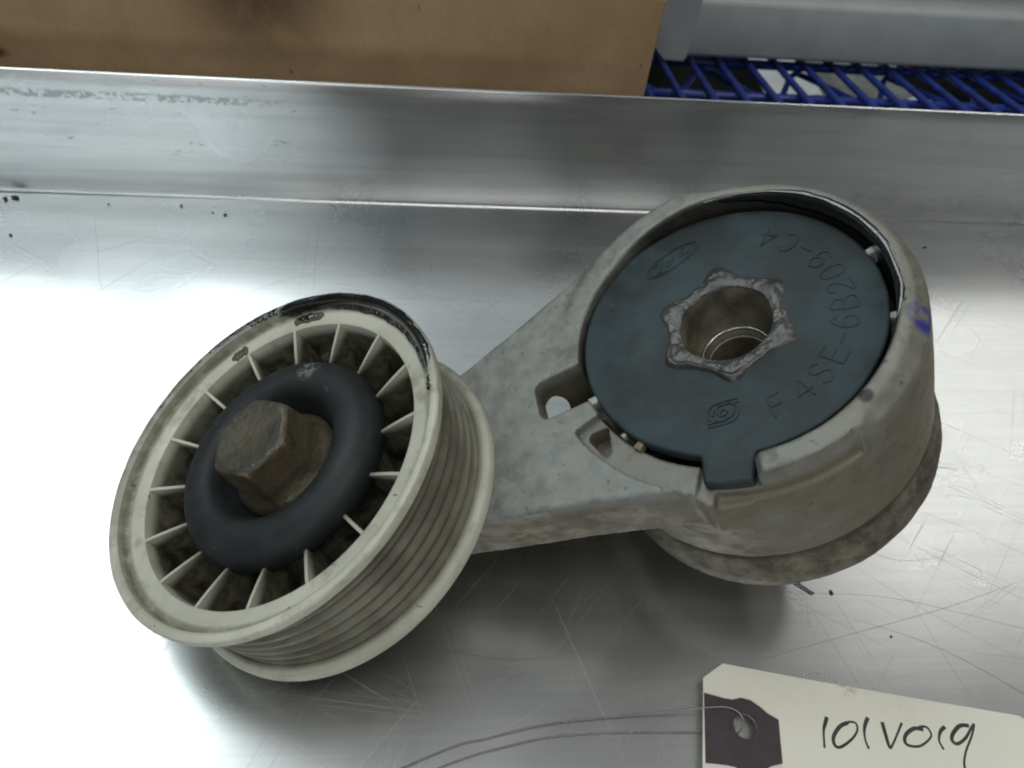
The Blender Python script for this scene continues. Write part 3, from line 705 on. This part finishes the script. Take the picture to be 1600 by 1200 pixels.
prof = [(20.4, 9), (20.4, 18.6), (22.5, 19.2), (26, 20.4), (29.6, 21.5), (31.8, 22.05), (31.8, 21.3), (30.9, 9)]
V = [(r, -w, z) for r, z in prof]+[(r, w, z) for r, z in prof]; k = len(prof)
F = [tuple(range(k)), tuple(range(k, 2*k))[::-1]]+[(i, (i+1) % k, k+(i+1) % k, k+i) for i in range(k)]
web0 = mk('web', V, F, MS['nylon'], pul, False)
for i in range(16):
    o = web0 if i == 0 else web0.copy()
    if i: C.objects.link(o)
    o.rotation_euler = (0, 0, R(11.25+22.5*i+random.uniform(-.4, .4)))
# dirt lumps caked in the pockets
lumps = [blob(((r)*math.cos(R(a)), (r)*math.sin(R(a)), zz_), (s, s*.8, s*.5), i, 2, .6) for i, (a, r, zz_, s) in enumerate([(random.uniform(0, 360), random.uniform(23, 29.3), random.uniform(9, 10.5), random.uniform(.5, 1.7)) for _ in range(70)]+[(-113, 27, 13, 2.4), (-110, 28, 15, 1.4), (-135, 26, 12, 1.8), (22, 27, 12, 1.5)])]
dl = mk('caked_dirt', *join(*lumps), simple('caked_dirt', (.055, .048, .036), .85, 0, .5, 300, .5), pul); dl['kind'] = 'stuff'
def pp_(d):
    w_ = .5+.9*max(0, min(1, (-d-112)/20))*max(0, min(1, (d+181)/6))
    return [(35.6-w_, 22.36), (35.3, 22.5), (35.65, 23.2), (35.8, 24.1), (36.2, 24.75), (36.9, 25.02), (37.6, 24.92), (38.1, 24.45), (38.2, 23.8)]
gr = join(skin(-95, -181, 300, pp_, 21, edge=.2, lump=.3), skin(-66, -98, 90, lambda d: [(36.2, 24.5), (36.6, 24.85), (37.2, 24.95), (37.7, 24.8), (38.05, 24.4)], 23, edge=.9, lump=.1),
          crest(-84, -101, 40, 36.5, 24.4, .5, 28, th=.9, el=.8), crest(-40, -66, 50, 36.9, 24.65, .32, 33, th=1.0, el=.7), crest(-20, -36, 30, 36.6, 24.4, .3, 38, th=1.0, el=.8),
          crest(-103, -112, 20, 34.0, 22.5, .8, 41, th=.6, el=.4),
          crest(178, 172, 20, 36.4, 24.4, .7, 44, th=.8, el=.6), crest(166, 158, 20, 36.8, 24.3, .35, 46, th=.9, el=.6), crest(150, 141, 20, 37.2, 23.9, .35, 48, th=.9, el=.6))
mk('rim_grease', *gr, MS['grease'], pul)
# tan dirt patches on the inner ring
pd = join(crest(-101, -115, 24, 33.8, 22.25, 1.2, 51, th=.5, el=.25), crest(-72, -80, 20, 33.0, 22.2, 1.3, 53, th=.5, el=.22))
mk('dirt_patch', *pd, simple('olive_dirt', (.075, .070, .040), .6, 0, .4, 300, .4), pul)

# dust cap and bolt
dc = mk('dust_cap', *lathe([(10.6, 14), (11.2, 16.8), (12.2, 18.4), (13.2, 20.6), (14.2, 22.6), (15.2, 23.4), (16.4, 23.75), (18.2, 23.75), (20.2, 23.2), (21.8, 21.9), (22.7, 20.4), (23.0, 19.2), (23.1, 18.0), (22.7, 17.5), (21.5, 17.2), (14, 15)], 180), MS['dust'], root)
autosmooth(dc, 60); dc.location = (PX*MM, 0, 0)
mk('bearing_face', *lathe([(6, 13.4), (12.2, 13.4), (12.2, 12), (6, 12)], 60, PX, 0), MS['dark'], root)
# hexagon head flaring down into its collar
V = []; F = []; n = 144
lev = [(12.5, 1.0, 8.4, 0), (16.6, 1.0, 11.3, 0), (17.6, 1.0, 11.6, 0), (18.4, .8, 11.5, .05), (19.4, .35, 10.9, .45), (20.4, .1, 10.2, .82), (21.6, .0, 9.8, .97), (26.8, 0, 9.25, 1), (28.2, .0, 9.15, 1), (28.95, .22, 8.9, .78), (29.3, .55, 8.2, .4), (29.35, .8, 7.2, .15), (29.0, 1, 5.0, 0), (28.85, 1, 2.0, 0), (28.85, 1, .01, 0)]
HA = R(24)
for (zz_, _, ro, hexw) in lev:
    for i in range(n):
        a = 2*math.pi*i/n; b = (a-HA) % (math.pi/3)-math.pi/6
        hr = ro*math.cos(math.pi/6)/math.cos(b) if ro > 8.6 or hexw > .2 else ro
        circ = ro*(1 if hexw > .5 else .985)
        r = circ*(1-hexw)+hexw*min(hr, ro*.992)
        r += .10*noise.noise(Vector((r*math.cos(a)*.5, r*math.sin(a)*.5, zz_*.3)))
        V.append((r*math.cos(a), r*math.sin(a), zz_+(.14*noise.noise(Vector((r*math.cos(a)*.4, r*math.sin(a)*.4, 1))) if zz_ > 28 else 0)))
for l in range(len(lev)-1):
    for i in range(n): F.append((l*n+i, l*n+(i+1) % n, (l+1)*n+(i+1) % n, (l+1)*n+i))
F.append(tuple(range(n)))
bolt = mk('hex_bolt', V, F, MS['bolt'], root); autosmooth(bolt, 48); bolt.location = (PX*MM, 0, 0)

# ------------------------------------------------------------------ card tag with wire
tg = bpy.data.objects.new('card_tag', None); C.objects.link(tg); tg.location = (.009, -.060, 0); bpy.context.view_layer.update()
tag(tg, 'manila card tag with dark reinforced eyelet and handwritten 101V019 at the bottom right', 'tag')
TX = Vector((.9790, -.2045)); TY = Vector((-.2045, -.9790)); TO = Vector((8.7, -60.1))     # tag axes about its hole
def tp(u, v): p = TO+TX*u+TY*v; return (p.x, p.y)
def tz(x, y):
    u = (Vector((x, y))-TO).dot(TX); return 2.0+.0007*(u-18)**2-(.00 if u < 50 else .03*(u-50))
# outline in (u,v); u along the tag, v towards the viewer
out = [(-8.9, -8.6), (-4.6, -12.5), (60.0, -12.6), (61.5, -11.6), (62, -10), (62, 13.4), (61, 15.4), (59.5, 16), (-4.6, 16), (-8.9, 12.2)]
import mathutils
def plateshape(name, outline, hole, zoff, th, mat, parent, grid=1.5):
    """thin card with optional round hole, subdivided so that it can curl"""
    from mathutils.geometry import delaunay_2d_cdt
    pts = []; edges = []
    def loop(l):
        b = len(pts); pts.extend([Vector(p) for p in l]); edges.extend([(b+i, b+(i+1) % len(l)) for i in range(len(l))])
    dense = []
    for i, p in enumerate(outline):
        q = outline[(i+1) % len(outline)]; L = max(1, int(math.dist(p, q)/3)); dense += [(p[0]+(q[0]-p[0])*k/L, p[1]+(q[1]-p[1])*k/L) for k in range(L)]
    loop(dense)
    if hole: loop([(hole*math.cos(2*math.pi*k/28), hole*math.sin(2*math.pi*k/28)) for k in range(28)])
    xs = [p[0] for p in outline]; ys = [p[1] for p in outline]; x = min(xs)+2
    while x < max(xs):
        y = min(ys)+2
        while y < max(ys)-1: pts.append(Vector((x, y))); y += 4
        x += 4
    vs, es, fs, _, _, _ = delaunay_2d_cdt(pts, edges, [], 0, 1e-5)
    def inside(c, poly):
        r = False; j = len(poly)-1
        for i in range(len(poly)):
            if (poly[i][1] > c[1]) != (poly[j][1] > c[1]) and c[0] < (poly[j][0]-poly[i][0])*(c[1]-poly[i][1])/(poly[j][1]-poly[i][1])+poly[i][0]: r = not r
            j = i
        return r
    F = []
    for f in fs:
        c = sum((vs[i] for i in f), Vector((0, 0)))/len(f)
        if inside(c, outline) and not (hole and c.length < hole): F.append(tuple(f))
    V = []
    for v in vs: x, y = tp(v.x, v.y); V.append((x, y, tz(x, y)+zoff))
    used = sorted({i for f in F for i in f}); mp = {o: n for n, o in enumerate(used)}
    V = [V[i] for i in used]; F = [tuple(mp[i] for i in f) for f in F]
    o = mk(name, V, F, mat, parent, False)
    bpy.context.view_layer.update(); o.matrix_parent_inverse = parent.matrix_world.inverted()
    # give it thickness
    me = o.data; bm = bmesh.new(); bm.from_mesh(me)
    for f in bm.faces:
        if f.normal.z < 0: f.normal_flip()
    r = bmesh.ops.extrude_face_region(bm, geom=list(bm.faces)); vv = [e for e in r['geom'] if isinstance(e, bmesh.types.BMVert)]
    for v in vv: v.co.z += th*MM
    bmesh.ops.recalc_face_normals(bm, faces=bm.faces); bm.to_mesh(me); bm.free(); return o
plateshape('card', out, 2.55, 0, .35, MS['tag'], tg)
ptop = [(-8.75, -5.3), (-4.5, -4.95), (-2.6, -5.0), (-.8, -5.75), (1.3, -5.6), (3.3, -4.6), (4.9, -3.5), (7.2, -2.6)]
patch = ptop+[(u+.4, 3.4-v) for u, v in ptop[::-1]]
plateshape('eyelet_patch', [(u, v) for u, v in patch], 2.5, .36, .22, MS['patch'], tg)
plateshape('paper_label', [(-8.85, 8.75), (-4.2, 8.45), (-2.2, 8.5), (-.4, 9.3), (1.7, 9.1), (3.7, 8.1), (5.3, 7.0), (7.5, 6.2), (7.5, 15.6), (-4.6, 15.6), (-8.8, 11.8)], None, .362, .05, MS['pink'], tg)
plateshape('eyelet_ring', [(3.3*math.cos(R(a)), 3.3*math.sin(R(a))) for a in range(0, 360, 12)], 2.52, .585, .10, MS['patch'], tg)
STR = [[[27.17, -58.7], [26.36, -60.04], [25.69, -61.28], [25.21, -63.05], [24.83, -64.8]], [[31.39, -60.02], [29.43, -60.73], [27.44, -62.68], [27.21, -64.36], [28.41, -64.75], [31.34, -63.25], [33.05, -61.52], [33.09, -60.16], [31.79, -59.85], [31.19, -60.19]], [[36.19, -59.12], [35.14, -60.45], [34.42, -62.01], [34.13, -63.79], [34.35, -65.34]], [[39.02, -60.12], [38.91, -62.16], [38.89, -65.06], [39.52, -64.94], [41.47, -62.69], [43.27, -60.48]], [[47.51, -61.98], [45.6, -61.69], [43.45, -62.76], [42.62, -64.07], [43.13, -64.98], [45.26, -65.27], [47.32, -64.45], [48.83, -63.16], [48.43, -61.56], [46.72, -61.41]], [[52.48, -61.59], [51.08, -62.55], [50.13, -64.32], [50.43, -66.11]], [[57.82, -61.63], [55.8, -61.56], [53.65, -63.09], [52.96, -64.41], [53.84, -65.11], [56.04, -64.07], [58.14, -62.1], [59.03, -61.44], [57.58, -63.67], [55.04, -66.71], [53.62, -69.28], [53.68, -70.92]]]
for s, ch in zip(STR, '101V019'):
    P = [(p.x, p.y) for p in catmull([(x, y, 0) for x, y in s], 6)]
    V, F = ribbon(P, .78, 0, .03, lambda t: .82+.25*math.sin(t*5+1)); V = [(x, y, tz(x, y)+.352+z) for x, y, z in V]
    o = child('handwritten_character', (V, F), MS['ink'], tg, False); o['label'] = 'handwritten %s in black marker' % ch
# wire
def wirepts(l): return catmull(l, 6)
w1 = wirepts([(-75, -70, .4), (-53, -61.8, .5), (-45.3, -60.2, .6), (-33.2, -57.9, .6), (-18, -56.8, .8), (-5.6, -56.3, 1.8), (1.5, -56.2, 3.2), (5.2, -56.5, 3.9), (7.6, -57.6, 3.8), (8.3, -59.2, 3.4), (7.6, -60.9, 2.4), (6.6, -61.4, .9)])
w2 = wirepts([(-78, -74, .4), (-53.2, -64.8, .4), (-40, -61.6, .5), (-30.7, -60.2, .4), (-18.5, -59.9, .4), (-6, -60.2, .4), (2, -60.6, .5), (6.6, -61.4, .9), (6.3, -60.2, 2.6), (6.6, -58.9, 3.3), (7.4, -58.2, 3.2)])
child('tie_wire', join(tube(w1, .16, 8), tube(w2, .16, 8)), MS['wire'], tg)
bpy.context.view_layer.update()
